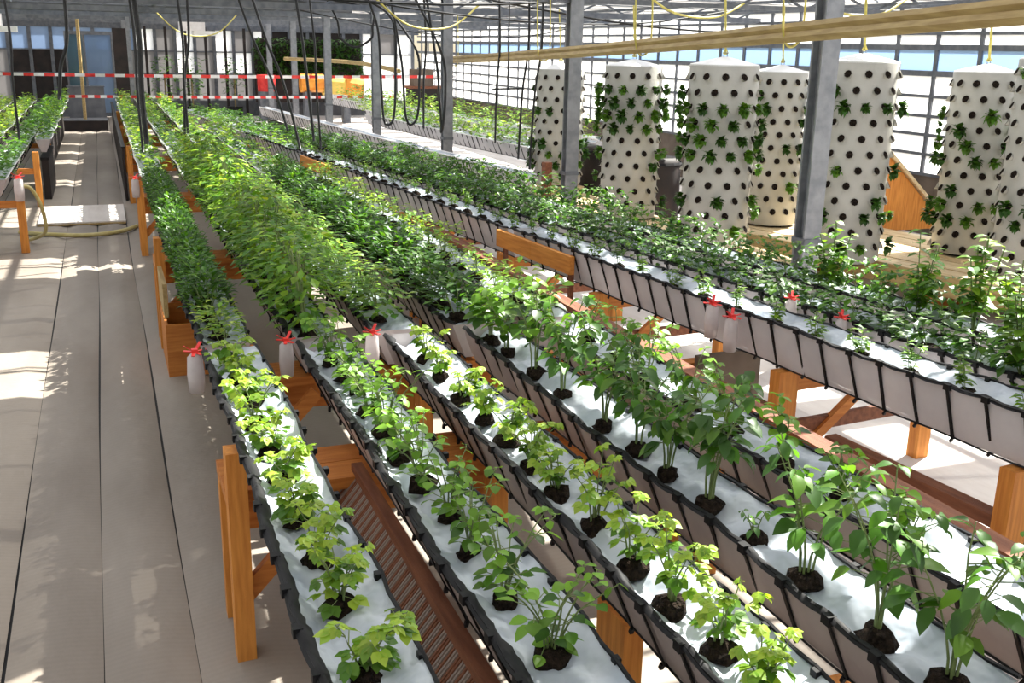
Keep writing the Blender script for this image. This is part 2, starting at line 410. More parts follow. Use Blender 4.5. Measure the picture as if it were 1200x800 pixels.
# ------------------------------------------------------------------ troughs
def jig(a, k): return a*(math.sin(k*12.9898)*43758.5453 % 1-.5)*2
def ribmesh(W, dep, var):
    bx = .075
    m = MB()
    m.bar((-.012, 0, .006), (bx, jig(.01, var), -dep-.004), .016, .006)
    m.bar((W+.012, 0, .006), (W-bx, jig(.01, var), -dep-.004), .016, .006)
    m.bar((bx, jig(.01, var), -dep-.004), (W-bx, jig(.01, var), -dep-.004), .014, .006)
    m.box(-.018, .008, -.016, .016, -.012, .016); m.box(W-.006, W+.012, -.012, .012, -.008, .012)
    m.bar((bx, 0, -dep-.004), (bx, .01, -dep-.025), .012, .012)
    return m.mesh('rib_strap', 'black')
RIBD = {}
def ribs(W, dep):
    if (W, dep) not in RIBD: RIBD[(W, dep)] = [ribmesh(W, dep, v) for v in range(4)]
    return RIBD[(W, dep)]
def trough(origin, rz, y0, L, label, side='side', rib=.2, W=.25, dep=.19, group=None, seed=1, wig=.008, far=False):
    """origin: world point of the left rope at y0; runs along local y"""
    t = thing('growing_trough', label, 'trough', origin, rz, group)
    rr = random.Random(seed)
    ph = [rr.uniform(0, 6) for _ in range(8)]
    step = .05 if not far else .25
    n = int(L/step)
    def lx(y): return wig*math.sin(y*3.1+ph[0])+wig*.6*math.sin(y*9.7+ph[1])
    def lz(y): return -abs(math.sin(math.pi*y/rib))*.010+.004*math.sin(y*5+ph[2]) if not far else 0
    m = MB(); nx = 9 if not far else 4
    for i in range(n+1):
        y = L*i/n
        for j in range(nx+1):
            u = j/nx; x = lx(y)+u*(W+lx(y+1.3)-lx(y))
            sg = min(u/.33, (1-u)/.67); z = lz(y)*(1-u)+lz(y+.07)*u+.008-(sg**.8)*(.058+.010*math.sin(y*4+ph[3]))
            wr_ = .009*math.sin(y*23+u*7+ph[4])+.007*math.sin(y*47-u*13+ph[5])+.012*math.sin(y*9.3+u*9+ph[6])
            z += wr_*math.sin(math.pi*min(1, u*1.0))
            m.v.append((x, y, z))
    for i in range(n):
        for j in range(nx):
            k = i*(nx+1)+j; m.f.append((k, k+1, k+nx+2, k+nx+1)); m.m.append(0)
    m.build('cover_film', 'film', t, smooth=True)
    for nm, sgn in (('side_film', 0), ('side_film', 1)):
        m = MB()
        for i in range(n+1):
            y = L*i/n
            x0 = lx(y) if not sgn else W+lx(y+1.3); zz = lz(y)
            for j in range(4):
                u = j/3; bul = .012*math.sin(math.pi*u)*abs(math.sin(math.pi*y/rib))
                x = x0*(1-u)+(.075 if not sgn else W-.075)*u; x += -bul if not sgn else bul
                m.v.append((x, y, zz*(1-u)+.002-(dep)*u))
        for i in range(n):
            for j in range(3):
                k = i*4+j; m.f.append((k, k+1, k+5, k+4)); m.m.append(0)
        m.build(nm, side, t, smooth=True)
    kk = 4 if far else 5
    for ye in (0, L): MB().quad((0, ye, 0), (W, ye, 0), (W-.075, ye, -dep), (.075, ye, -dep)).build('end_film', side, t)
    if not far:
        m = MB(); nn = int(L/.03)
        for i in range(nn+1):
            y = L*i/nn; rag = .010+.020*max(0, math.sin(y*17+ph[6]))*max(0, math.sin(y*5.1+ph[7]))+.012*rr.random()
            zc = lz(y); m.v += [(lx(y)-.012, y, zc+.004), (lx(y)+.003, y, zc+.017+.006*rr.random()), (lx(y)+.010+rag, y, zc+.004-.35*rag)]
        for i in range(nn):
            k = i*3; m.f += [(k, k+1, k+4, k+3), (k+1, k+2, k+5, k+4)]; m.m += [0, 0]
        m.build('black_lining', 'black', t, smooth=True)
    MB().quad((.075, 0, -dep), (W-.075, 0, -dep), (W-.075, L, -dep), (.075, L, -dep)).build('bottom_film', side, t)
    N = max(2, int(L/(.1 if not far else .5)))
    for sx in (0, 1):
        pts = [((lx(L*i/N) if not sx else W+lx(L*i/N+1.3))+jig(.003, i+seed), L*i/N, lz(L*i/N)+.010) for i in range(N+1)]
        MB().tube(pts, .0065 if not far else .010, kk).build('edge_rope', 'black' if not far else 'white', t)
    for bx in (.075, W-.075): MB().tube([(bx, L*i/N, -dep-.004+.003*math.sin(i)) for i in range(N+1)], .005, 4).build('bottom_wire', 'black', t)
    nr = int(L/rib)
    if nr*1 <= 130 and not far:
        for i in range(1, nr):
            y = i*rib+jig(.012, i*3+seed); link('rib_strap', ribs(W, dep)[(i*7+seed) % 4], t, (lx(y), y, lz(y)))
    else:
        m = MB()
        for i in range(1, nr):
            y = i*rib; m.bar((-.006, y, .004), (.072, y, -dep), .02, .008); m.bar((W+.006, y, .004), (W-.072, y, -dep), .02, .008)
        m.build('rib_straps', 'black', t, kind='stuff')
    return t
LX = [.37, .82, 1.26, 1.70, 2.16]
RN = ['trough nearest the aisle', 'second trough from the aisle', 'third trough from the aisle', 'fourth trough from the aisle', 'fifth trough from the aisle']
ZT = .95
for r, x in enumerate(LX):
    trough((x, 1.55, ZT), 0, 0, 3.45, 'film-covered growing trough, near section, '+RN[r], seed=3+r)
    Lm = 7.0
    trough((x-.01, 5.15, ZT-.02), 0, 0, Lm-.1, 'film-covered growing trough, middle section, '+RN[r], seed=13+r)
    Lf = [17, 17, 15, 7.5, 0][r]
    if Lf: trough((x-.02, 12.3, ZT-.03), 0, 0, Lf, 'film-covered growing trough, far section, '+RN[r], seed=23+r, far=True, side='side')
# right block, turned a little
AR = math.atan(.087); FO = Vector((3.47, 2.95)); FD = Vector((-math.sin(AR), math.cos(AR))); FN = Vector((math.cos(AR), math.sin(AR)))
def fp(off, s, z): p = FO+FN*off+FD*s; return (p.x, p.y, z)
FR = [(0, 'front trough of the right block with tall pale side', 'side_lit'), (.42, 'second trough of the right block behind the pale-sided one', 'side_lit'), (.88, 'third trough of the right block, below the towers', 'side_lit'), (1.34, 'fourth trough of the right block, beside the steel columns', 'side_lit')]
for r, (off, lb, sd) in enumerate(FR):
    if r < 3:
        trough(fp(off, -1.6, ZT+.02), AR, 0, 6.4, lb+', near section', side=sd, seed=33+r, wig=.006, dep=.25)
        trough(fp(off, 4.9, ZT), AR, 0, 10.0, lb+', middle section', side=sd, seed=43+r, wig=.006, dep=.24)
        if r < 2: trough(fp(off, 15.0, ZT-.02), AR, 0, 6.4-r, lb+', far section', side=sd, seed=53+r, far=True)
    else: trough(fp(1.78, 8.1, ZT), AR, 0, 13.5, lb, side=sd, seed=63, far=True, W=.16)
for k, off in enumerate((3.3, 3.75, 4.6, 5.05)):
    trough(fp(off, 11.0+k*.3, ZT+.02), AR, 0, [7.5, 8.5, 14, 15][k], 'pale far trough beyond the columns, '+['nearest the columns', 'second from the columns', 'third from the columns', 'nearest the glass wall'][k], side='side_lit', seed=73+k, far=True)
# left block
for k, x in enumerate((-1.33, -1.80, -2.3)):
    trough((x, 12.95, .84), 0, 0, 16.5, 'film-covered trough left of the aisle, '+['nearest the aisle', 'second from the aisle', 'third from the aisle at the frame edge'][k], seed=83+k, far=True)
trough((-.98, 17.2, .92), 0, 0, 11.5, 'short far trough tucked beside the left edge of the aisle', seed=88, far=True, W=.22)

# ------------------------------------------------------------------ timber trestles
def trestle(name, label, x0, x1, y, ztop, rz=0, posts=None, origin=None, leg=.075, pw=.16, mat='wood', mx='woodx', bandw=.36):
    t = thing(name, label, 'trestle', origin or (x0, y, 0), rz)
    Wd = x1-x0
    MB().box(0, Wd, .05, .05+bandw/2-.004, ztop-.05, ztop).build('crossbeam', mx, t)
    MB().box(0, Wd, .05+bandw/2+.004, .05+bandw, ztop-.05, ztop-.001).build('crossbeam', mx, t)
    MB().box(.02, Wd-.02, .12, .17, ztop-.20, ztop-.05).build('bearer', mx, t)
    n = max(1, round(Wd/.95))
    for i in range(n+1):
        lx = i*(Wd-leg)/n
        MB().box(lx, lx+leg, -.05, .05, 0, ztop+(.20 if i == 0 else -.05)).build('post', mat, t)
        MB().box(lx, lx+leg, .30, .37, 0, ztop-.05).build('post', mat, t)
    MB().bar((leg/2, .02, ztop-.45), (leg/2+.35, .02, ztop-.08), .04, .07).build('brace', mx, t)
    return t
for k, (y, lb) in enumerate(((3.78, 'orange timber trestle under the near troughs with tall corner post'), (8.45, 'orange timber trestle under the middle troughs with corner post by the aisle'),
                             (12.4, 'timber trestle where the far troughs begin beside the aisle hose'), (16.6, 'timber trestle under the far troughs, first past the hose'), (20.6, 'timber trestle under the far troughs, second past the hose'), (24.8, 'timber trestle under the far troughs, last before the end'))):
    trestle('timber_trestle', lb, .325 if k == 0 else .29, 2.55 if k < 3 else [0, 0, 0, 2.1, 1.6, 1.6][k], y, .70 if k < 2 else .66)
trestle('timber_trestle', 'low orange trestle between the near and middle trough sections', .55, 2.5, 5.15, .70, bandw=.3)
# brown board box at the second trestle
t = thing('board_bin', 'low brown board box beside the aisle, under the middle troughs', 'box', (.30, 7.62, 0))
for a in ((0, .5, 0, .02, 0, .40), (0, .5, .68, .70, 0, .40), (0, .02, .02, .68, 0, .40), (.48, .5, .02, .68, 0, .40)): MB().box(*a).build('board', 'woodx', t)
MB().box(.0, .03, .02, .70, .45, .70).build('upper_board', 'tan', t)
# pale rail and leaning slats between first and second troughs
t = thing('slatted_panel', 'brown slatted panel leaning beneath the second trough, pale rail at its foot', 'panel', (.70, 1.5, 0))
MB().box(-.005, .035, 0, 2.4, .56, .62).build('rail', 'plank', t)
MB().box(.14, .185, 0, 2.4, .68, .73).build('top_rail', 'redwood', t)
MB().box(-.0, .03, .1, .14, 0, .60).box(0, .03, 2.2, 2.24, 0, .60).build('foot', 'redwood', t)
slm = MB().bar((.03, 0, .55), (.145, 0, .69), .009, .008).mesh('slat', 'redwood'); slp = MB().bar((.03, 0, .55), (.145, 0, .69), .009, .008).mesh('slat', 'slatgrey')
for i in range(150): link('slat', slp if (i*5) % 7 < 4 else slm, t, (0, .02+i*.0158, 0))
# long rails beside / below
t = thing('long_rail', 'red-brown timber rail running beside the fifth trough', 'rail'); MB().box(2.80, 2.90, 1.6, 9.5, .66, .74).build('beam', 'redwood', t)
for y in (2.0, 4.2, 6.5, 9.0): MB().box(2.81, 2.88, y, y+.08, 0, .66).build('post', 'redwood', t)
t = thing('brace_block', 'orange timber strut standing between third and fourth troughs', 'strut', (1.585, 2.85, 0)); MB().box(0, .08, 0, .22, .0, .42).build('strut', 'wood', t)
t = thing('brace_block', 'orange timber strut between fourth and fifth troughs at the bottom', 'strut', (2.03, 2.1, 0)); MB().box(0, .08, 0, .22, .0, .45).build('strut', 'wood', t)
t = thing('long_rail', 'orange timber rail running between third and fourth troughs', 'rail'); MB().box(1.60, 1.68, 2.3, 4.6, .60, .66).build('beam', 'woody', t)
# frames of the right block
def fframe(s, lb, wide=1.15, zt=.70):
    t = thing('bench_support', lb, 'support', fp(.02, s, 0), AR)
    MB().box(0, .14, -.04, .04, 0, zt).build('post', 'wood', t)
    MB().box(wide, wide+.1, -.04, .04, 0, zt).build('post', 'wood', t)
    MB().box(.14, wide, -.035, .0, zt-.12, zt-.01).build('crossbeam', 'woodx', t)
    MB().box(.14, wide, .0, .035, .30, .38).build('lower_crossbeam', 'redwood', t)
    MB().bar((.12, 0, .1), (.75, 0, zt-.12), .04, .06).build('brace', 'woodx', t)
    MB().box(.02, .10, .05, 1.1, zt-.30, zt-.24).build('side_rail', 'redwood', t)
    return t
for s, lb in ((.05, 'orange timber frame at the right edge under the pale-sided trough'), (1.55, 'orange timber frame nearest the camera left of it, under the pale-sided trough'), (3.55, 'orange timber frame under the plank-fronted trough'), (5.1, 'orange timber frame just past the near plank'),
              (7.5, 'broad orange post frame midway along the right block'), (9.4, 'timber frame before the far side plank'), (11.1, 'tall timber frame in the distance under the right block'), (13.2, 'timber frame farther back under the right block'), (15.4, 'timber frame under the far right block, next to last'), (18, 'last timber frame of the right block')):
    fframe(s, lb)
for s, L, lb in ((3.75, 1.25, 'orange plank fixed across the pale trough side, near one'), (9.9, 1.3, 'orange plank fixed across the pale trough side, far one')):
    t = thing('side_plank', lb, 'plank', fp(-.035, s, .80), AR)
    MB().box(-.02, .02, 0, L*.5-.003, 0, .135).build('board', 'woody', t); MB().box(-.02, .02, L*.5+.003, L, 0, .135).build('board', 'woody', t)
    MB().box(.02, .05, .05, .09, -.25, .13).box(.02, .05, L-.09, L-.05, -.25, .13).build('cleat', 'redwood', t)
for s, off, lb in ((2.6, .35, 'short orange beam with sunlit end under the right block'), (2.0, .2, 'dark red box shelf under the right block')):
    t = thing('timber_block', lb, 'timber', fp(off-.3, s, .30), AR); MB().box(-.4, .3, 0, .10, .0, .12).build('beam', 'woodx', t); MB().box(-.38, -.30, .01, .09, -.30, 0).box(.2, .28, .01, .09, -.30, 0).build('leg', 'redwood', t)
MB_ = MB().box(0, .5, 0, .04, 0, .55); tb = thing('dark_board', 'dark brown upright board under the right block', 'board', fp(.1, 2.35, 0), AR); MB_.build('panel', 'brownwall', tb)
t = thing('black_tank', 'dark box stored under the right block in the distance', 'box', fp(.3, 11.3, 0), AR); MB().box(0, .6, 0, 1.6, 0, .45).build('body', 'darkroom', t); MB().box(-.02, .62, -.02, 1.62, .45, .48).build('lid', 'black', t)
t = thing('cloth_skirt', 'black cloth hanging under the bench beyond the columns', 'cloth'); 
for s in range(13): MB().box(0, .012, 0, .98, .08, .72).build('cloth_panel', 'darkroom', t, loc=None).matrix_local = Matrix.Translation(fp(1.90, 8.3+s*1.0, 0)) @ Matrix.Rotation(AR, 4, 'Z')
for k, s in enumerate((7.9,)):
    t = thing('red_post', ['red-brown short post beside the far bench, near the columns', 'red-brown short post farther along the far bench'][k], 'post', fp(1.95, s, 0), AR); MB().box(0, .09, 0, .09, 0, 1.12).build('shaft', 'redwood', t)
# left block supports
for k, (x, y, h) in enumerate(((-1.0, 12.9, .84), (-1.62, 12.9, .86), (-1.0, 16.5, .80), (-1.0, 20.5, .8))):
    t = thing('bench_post', ['orange post at the front corner of the left bench beside the aisle', 'orange-brown post at the left frame edge under the left bench', 'timber post halfway along the left bench', 'far timber post of the left bench'][k], 'post', (x, y, 0))
    MB().box(0, .085, 0, .085, 0, h-(.0)).build('shaft', 'wood', t); MB().box(-.5, .0, .02, .07, h-.32, h-.24).build('crosspiece', 'woodx', t)
t = thing('board_bin', 'red-brown board box under the left bench', 'box', (-1.75, 12.4, 0)); MB().box(0, .45, 0, .5, 0, .5).build('body', 'redwood', t); MB().box(-.01, .46, -.01, .51, .5, .52).build('rim', 'woodx', t)
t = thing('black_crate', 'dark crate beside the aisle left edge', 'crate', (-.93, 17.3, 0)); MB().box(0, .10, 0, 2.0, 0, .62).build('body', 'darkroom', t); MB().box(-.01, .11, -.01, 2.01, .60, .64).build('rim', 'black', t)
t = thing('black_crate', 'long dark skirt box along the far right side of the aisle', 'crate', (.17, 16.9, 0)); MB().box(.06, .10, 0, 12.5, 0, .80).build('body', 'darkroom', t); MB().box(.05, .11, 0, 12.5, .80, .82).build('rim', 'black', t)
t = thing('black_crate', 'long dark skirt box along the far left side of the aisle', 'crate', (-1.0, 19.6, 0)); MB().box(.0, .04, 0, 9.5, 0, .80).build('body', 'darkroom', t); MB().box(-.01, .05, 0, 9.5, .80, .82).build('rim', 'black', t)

# end of the aisle
t = thing('grey_step', 'dark grey step box closing the far end of the aisle', 'step', (-.98, 30.4, 0)); MB().box(0, 1.1, 0, .8, 0, .26).build('body', 'darkroom', t); MB().box(-.01, 1.11, -.02, .82, .26, .29).build('tread', 'greypanel', t)
t = thing('grey_cabinet', 'dark grey panel behind the step at the aisle end', 'panel', (-.85, 31.6, 0)); MB().box(0, .95, 0, .1, 0, 1.10).build('body', 'greypanel', t); MB().box(-.02, .97, -.02, .12, 1.10, 1.13).build('cap', 'steeld', t)
t = thing('glass_door', 'teal glazed sliding door standing at the aisle end', 'door', (-.80, 33.2, 0))
MB().box(-.05, .0, 0, .06, 0, 2.6).box(1.2, 1.26, 0, .06, 0, 2.6).box(0, 1.2, 0, .06, 2.5, 2.6).box(.44, .50, 0, .06, .3, 2.5).build('frame', 'steeld', t)
MB().box(0, .44, .02, .03, .3, 2.5).build('pane', 'tealpane', t); MB().box(.50, 1.2, .02, .03, .3, 2.5).build('pane', 'bluepane', t)
MB().box(.0, 1.2, .0, .05, 1.35, 1.39).build('rail', 'steeld', t)
MB().box(1.26, 1.7, 0, .08, 0, 2.7).build('jamb_panel', 'darkroom', t)

# ------------------------------------------------------------------ plants
def vary(c, a=.25, r=R):
    k = r.uniform(1-a, 1+a); return (c[0]*k*r.uniform(.85, 1.15), c[1]*k, c[2]*k*r.uniform(.7, 1.3))
DK = (.040, .115, .014); MD = (.085, .20, .020); LT = (.19, .33, .035); YL = (.30, .42, .05)
def plug(r=.05):
    m = MB(); k = 9; pr = [(r*1.25, -.022), (r*1.1, -.004), (r*.85, .016), (r*.4, .024), (.001, .020)]
    n0 = 0
    for i, (q, z) in enumerate(pr):
        for j in range(k):
            t = 2*math.pi*j/k; w_ = 1+U(-.22, .22) if i < 4 else 1
            m.v.append((q*w_*math.cos(t)*1.05, q*w_*math.sin(t)*1.25, z+U(-.006, .006)))
    for i in range(len(pr)-1):
        for j in range(k): a = i*k+j; b = i*k+(j+1) % k; m.f.append((a, b, b+k, a+k)); m.m.append(0)
    return m.mesh('root_plug', 'soil')
PLUGS = [plug(.032+.004*i) for i in range(4)]
def lobed(m, p, d, L, tint, st=3, n=3, spread=.9, droop=.3):
    """a compound leaf: n leaflets fanned from one point"""
    d = Vector(d).normalized()
    for i in range(n):
        a = (i-(n-1)/2)*spread; q = Matrix.Rotation(a, 3, 'Z') @ d
        m.leaf(p, q, L*(1 if i == n//2 else .8), L*.72, vary(tint, .12), droop, st=st, fold=.15)
# single leaf meshes shared by all near plants
def leafmeshes(kind):
    out = []
    for c in {'broad': (DK, MD, MD, (.07, .16, .03)), 'lobed': (MD, LT, YL, MD), 'round': (MD, MD, LT, DK)}[kind]:
        m = MB()
        if kind == 'broad': m.leaf((0, 0, 0), (1, 0, 0), 1, .64, vary(c, .15), .40, st=4, fold=.3)
        elif kind == 'lobed': lobed(m, (0, 0, 0), (1, 0, 0), .8, c, 3)
        else: m.leaf((0, 0, 0), (1, 0, 0), 1, .8, vary(c, .15), .2, st=4, fold=.2)
        out.append(m.mesh('leaf', 'leaf', True))
    return out
LM = {k: leafmeshes(k) for k in ('broad', 'lobed', 'round')}
def near_plant(name, label, cat, group, loc, h, nst, nleaf, lk, ls, spread, lean=.15, stemm='stem', low=.25, pr=.045, tips=True, bias=None):
    t = thing(name, label, cat, loc, U(0, 6.28), group)
    link('root_plug', R.choice(PLUGS), t, (0, 0, 0))
    tops = []; extra = []
    for s in range(nst):
        a = U(0, 6.28); ln = U(.3, 1)*lean*h; hh = h*U(.7, 1.0); b = U(0, .02)
        pts = [Vector((b*math.cos(a), b*math.sin(a), -.01))]
        for i in range(1, 6):
            u = i/5; pts.append(Vector((math.cos(a)*(b+ln*u*u)+U(-.004, .004), math.sin(a)*(b+ln*u*u)+U(-.004, .004), hh*u)))
        tops.append(pts)
        for q in range(3): extra.append((s, U(.93, .999)))
        MB().tube(pts, [.0030*(1-.12*i)*(1+h) for i in range(6)], 5).build('stem', stemm, t)
    meshes = LM[lk]
    twig = MB()
    for i in range(nleaf+len(extra)):
        pts = tops[i % nst if i < nleaf else extra[i-nleaf][0]]; u = extra[i-nleaf][1] if i >= nleaf else low+(1-low)*((i//nst+U(.1, .9))/max(1, math.ceil(nleaf/nst)))
        u = min(.999, u); k = int(u*5); p = pts[k].lerp(pts[k+1], u*5-k)
        az = i*2.4+U(-.5, .5); el = U(-.1, .5)+.5*(u > .9)
        pet = U(.3, 1)*spread*(1.1-.45*u)*(1 if i < nleaf else .35)
        d = Vector((math.cos(az)*math.cos(el), math.sin(az)*math.cos(el), math.sin(el)))
        e = p+d*pet; twig.tube([p, e], [.0018, .0014], 4)
        s_ = ls*U(.75, 1.2)*(1 if u < .8 else .72)
        ld = Vector((d.x, d.y, U(-.55, .2))).normalized()
        sd = ld.cross(Vector((U(-.35, .35), U(-.35, .35), 1))).normalized(); nr = sd.cross(ld)
        mi = R.randrange(4); mi = mi if u < .75 or lk == 'broad' else min(2, mi+1)
        o = link('leaf', meshes[mi], t)
        Mx = Matrix((( ld.x, -sd.x, nr.x, e.x), (ld.y, -sd.y, nr.y, e.y), (ld.z, -sd.z, nr.z, e.z), (0, 0, 0, 1)))
        o.matrix_local = Mx @ Matrix.Scale(s_, 4)
    if twig.v: twig.build('leaf_stalks', stemm, t, kind='stuff')
    return t
def col_at(x0): return x0+.105
G = 'plants in the '
zp = ZT-.028
for i, y in enumerate((2.15, 2.50, 2.78, 3.08, 3.38, 3.68, 3.98, 4.28, 4.56, 4.84)):
    near_plant('herb_plant', ordn(i+1)+' small ragged pale herb from the camera in the trough nearest the aisle', 'plant', G+'near aisle trough', (.485+U(-.015, .015), y, zp), U(.13, .19), 6, 26, 'lobed', .056, .06, .7, low=.12)
for i, y in enumerate((2.08, 2.36, 2.66, 2.93, 3.2, 3.47, 3.72, 3.97, 4.22, 4.46, 4.72)):
    near_plant('leafy_plant', ordn(i+1)+' bushy round-leaved plant from the camera in the second trough from the aisle', 'plant', G+'near second trough', (.94+U(-.015, .015), y, zp), U(.20, .30), 7, 40, 'round', .046, .055, .55, low=.10)
for i, y in enumerate((1.75, 1.95, 2.18, 2.42, 2.70, 2.96, 3.22, 3.48, 3.74, 4.01, 4.33, 4.61)):
    near_plant('parsley_plant', ordn(i+1)+' upright lobed-leaf herb from the camera in the third trough from the aisle', 'plant', G+'near third trough', (1.365+U(-.015, .015), y, zp), U(.17, .25) if y < 3.6 else U(.12, .2), 6, 20, 'lobed', .055, .04, .5, low=.3)
for i, (y, h) in enumerate(((1.63, .42), (1.87, .50), (2.18, .46), (2.45, .10), (2.72, .44), (3.0, .42), (3.25, .48), (3.52, .48), (3.92, .46), (4.25, .46), (4.6, .36), (4.85, .3))):
    if h < .2: near_plant('tall_leafy_plant', 'stunted sprout, fourth from the camera in the fourth trough from the aisle', 'plant', G+'near fourth trough', (1.81, y, zp), h, 3, 7, 'broad', .035, .03, .4)
    else: near_plant('tall_leafy_plant', ordn(i+1)+' tall broad-leaved plant from the camera in the fourth trough from the aisle', 'plant', G+'near fourth trough', (1.805+U(-.012, .012), y, zp), h, 5, 42 if y < 2.5 else 72, 'broad' if y < 4.1 else 'round', .074 if y < 2.5 else .070, .085, .35, stemm='stem', low=.38)
for i, (y, h) in enumerate(((2.3, .16), (2.62, .2), (2.95, .26), (3.3, .3), (3.65, .3), (4.0, .28), (4.35, .25), (4.7, .2))):
    near_plant('leafy_plant', ordn(i+1)+' pale bushy plant from the camera in the fifth trough from the aisle', 'plant', G+'near fifth trough', (2.28+U(-.012, .012), y, zp), h, 5, 24, 'round', .055, .055, .5)

# distance plants: shared meshes, one trunk mesh and one foliage mesh each
def proto(kind, n=4):
    out = []
    for k in range(n):
        m = MB(); s = MB()
        if kind == 'mound':      # dense dark mound of fine leaves
            for i in range(200):
                a = U(0, 6.28); r_ = math.sqrt(U(0, 1))*.14; z = (.20-r_*r_*5)*U(.35, 1.05)
                m.leaf((r_*math.cos(a)*.85, r_*math.sin(a)*1.2, z), (math.cos(a)*.8+U(-.5, .5), math.sin(a)*.8+U(-.5, .5), U(-.1, .8)), U(.035, .055), U(.022, .032), vary(DK if U(0, 1) < .6 else MD, .3), .2, st=2)
            for i in range(4): s.tube([(0, 0, -.02), (U(-.06, .06), U(-.06, .06), .12)], .003, 4)
        elif kind == 'bush':
            for i in range(170):
                a = U(0, 6.28); z = U(.05, .44); r_ = math.sqrt(U(0, 1))*(.17-.15*abs(z-.25)); c = MD if U(0, 1) < .45 else (LT if z < .34 else YL if U(0, 1) < .25 else LT)
                m.leaf((r_*math.cos(a), r_*math.sin(a)*1.1, z), (math.cos(a)+U(-.5, .5), math.sin(a)+U(-.5, .5), U(-.5, .5)), U(.04, .07), U(.028, .045), vary(c, .3), .3, st=2)
            for i in range(5): s.tube([(0, 0, -.02), (U(-.08, .08), U(-.08, .08), .38)], .0035, 4)
        elif kind == 'light':
            for i in range(70):
                a = U(0, 6.28); z = U(.02, .17); r_ = math.sqrt(U(0, 1))*.10
                m.leaf((r_*math.cos(a), r_*math.sin(a)*1.3, z), (math.cos(a)+U(-.5, .5), math.sin(a)+U(-.5, .5), U(-.2, .8)), U(.03, .055), U(.025, .035), vary(LT if U(0, 1) < .6 else (YL if U(0, 1) < .5 else MD), .3), .3, st=2)
            for i in range(4): s.tube([(0, 0, -.02), (U(-.05, .05), U(-.05, .05), .12)], .0025, 4)
        elif kind == 'sparse':
            for j in range(4):
                x, y_, h = U(-.04, .04), U(-.08, .08), U(.08, .2); s.tube([(0, 0, -.02), (x, y_, h)], .002, 4)
                for i in range(13):
                    a = U(0, 6.28); u = U(.3, 1); m.leaf((x*u, y_*u, h*u), (math.cos(a), math.sin(a), U(-.1, .6)), U(.035, .055), U(.02, .03), vary(LT if U(0, 1) < .5 else MD, .3), .3, st=2)
        elif kind == 'darkrow':
            for i in range(110):
                a = U(0, 6.28); r_ = math.sqrt(U(0, 1))*.13; z = U(.0, .16)
                m.leaf((r_*math.cos(a)*.8, r_*math.sin(a)*1.4, z), (math.cos(a)+U(-.5, .5), math.sin(a)+U(-.5, .5), U(-.3, .5)), U(.035, .06), U(.03, .045), vary(DK if U(0, 1) < .55 else MD, .3), .3, st=2)
            for i in range(4): s.tube([(0, 0, -.02), (U(-.06, .06), U(-.1, .1), .1)], .0025, 4)
        elif kind == 'tall':
            for j in range(6):
                a0 = U(0, 6.28); ln = U(.03, .14); h = U(.28, .52); top = Vector((ln*math.cos(a0), ln*math.sin(a0), h)); s.tube([(0, 0, -.02), tuple(top*.5), tuple(top)], .003, 4)
                for i in range(15):
                    u = .25+.75*i/14; a = i*2.4+U(-.4, .4); p = top*u
                    m.leaf(p, (math.cos(a), math.sin(a), U(-.2, .4)), U(.06, .09)*(1.2-.5*u), U(.04, .055), vary(MD if U(0, 1) < .5 else LT, .35), .35, st=3)
        out.append((s.mesh('stem', 'stem'), m.mesh('foliage', 'leaf')))
    return out
PR = {k: proto(k, 4) for k in ('mound', 'bush', 'light', 'sparse', 'darkrow', 'tall')}
def plant_row(name, cat, kind, pts, lab, group, sc=(.9, 1.15), zs=(.85, 1.15), ):
    protos = []
    for s, f in PR[kind]:
        t = bpy.data.objects.new(name, None); C.objects.link(t); t.empty_display_size = .05
        link('stem', s, t); link('foliage', f, t); link('root_plug', R.choice(PLUGS), t)
        protos.append([t, False])
    for i, p in enumerate(pts):
        pr = protos[i % len(protos)]
        o = pr[0] if not pr[1] else copy_tree(pr[0]); pr[1] = True
        o.location = p; o.rotation_euler = (0, 0, U(-.5, .5)+(math.pi if U(0, 1) < .5 else 0)); s = U(*sc); o.scale = (s, s, s*U(*zs))
        tag(o, lab(i), cat, group)
    for t, used in protos:
        if not used:
            for c in list(t.children): bpy.data.objects.remove(c)
            bpy.data.objects.remove(t)
def rng(a, b, st):
    out = []
    y = a
    while y < b: out.append(y); y += st
    return out
def L_(text): return lambda i: ordn(i+1)+' '+text
zq = ZT-.045
plant_row('herb_clump', 'plant', 'light', [(.475, y, zq) for y in (5.2, 5.42, 5.64)], L_('yellow-green clump from the camera, start of the aisle trough middle section'), 'yellow-green clumps behind the bagged joint')
plant_row('herb_clump', 'plant', 'mound', [(.465, y, zq) for y in rng(5.85, 11.8, .25)], L_('dense dark green clump from the camera in the middle aisle trough'), 'dark green clumps in the middle aisle trough', sc=(.95, 1.1), zs=(1.1, 1.4))
plant_row('leafy_bush', 'plant', 'bush', [(.925, y, zq) for y in rng(5.3, 11.9, .27)], L_('tall bright green bush from the camera, second trough, middle section'), 'bushes in the second trough', sc=(1.15, 1.4), zs=(.8, 1.05))
plant_row('leafy_bush', 'plant', 'bush', [(1.365, y, zq) for y in rng(5.5, 11.9, .3)], L_('green bush from the camera, third trough, middle section'), 'bushes in the third trough', sc=(.85, 1.0), zs=(.45, .65))
plant_row('herb_clump', 'plant', 'mound', [(1.80, y, zq) for y in rng(5.4, 11.9, .3)], L_('low green clump from the camera, fourth trough, middle section'), 'clumps in the middle fourth trough', sc=(1.2, 1.45))
plant_row('herb_clump', 'plant', 'light', [(2.26, y, zq) for y in rng(5.3, 11.9, .36)], L_('small pale clump from the camera, fifth trough, middle section'), 'clumps in the middle fifth trough', sc=(1.0, 1.4))
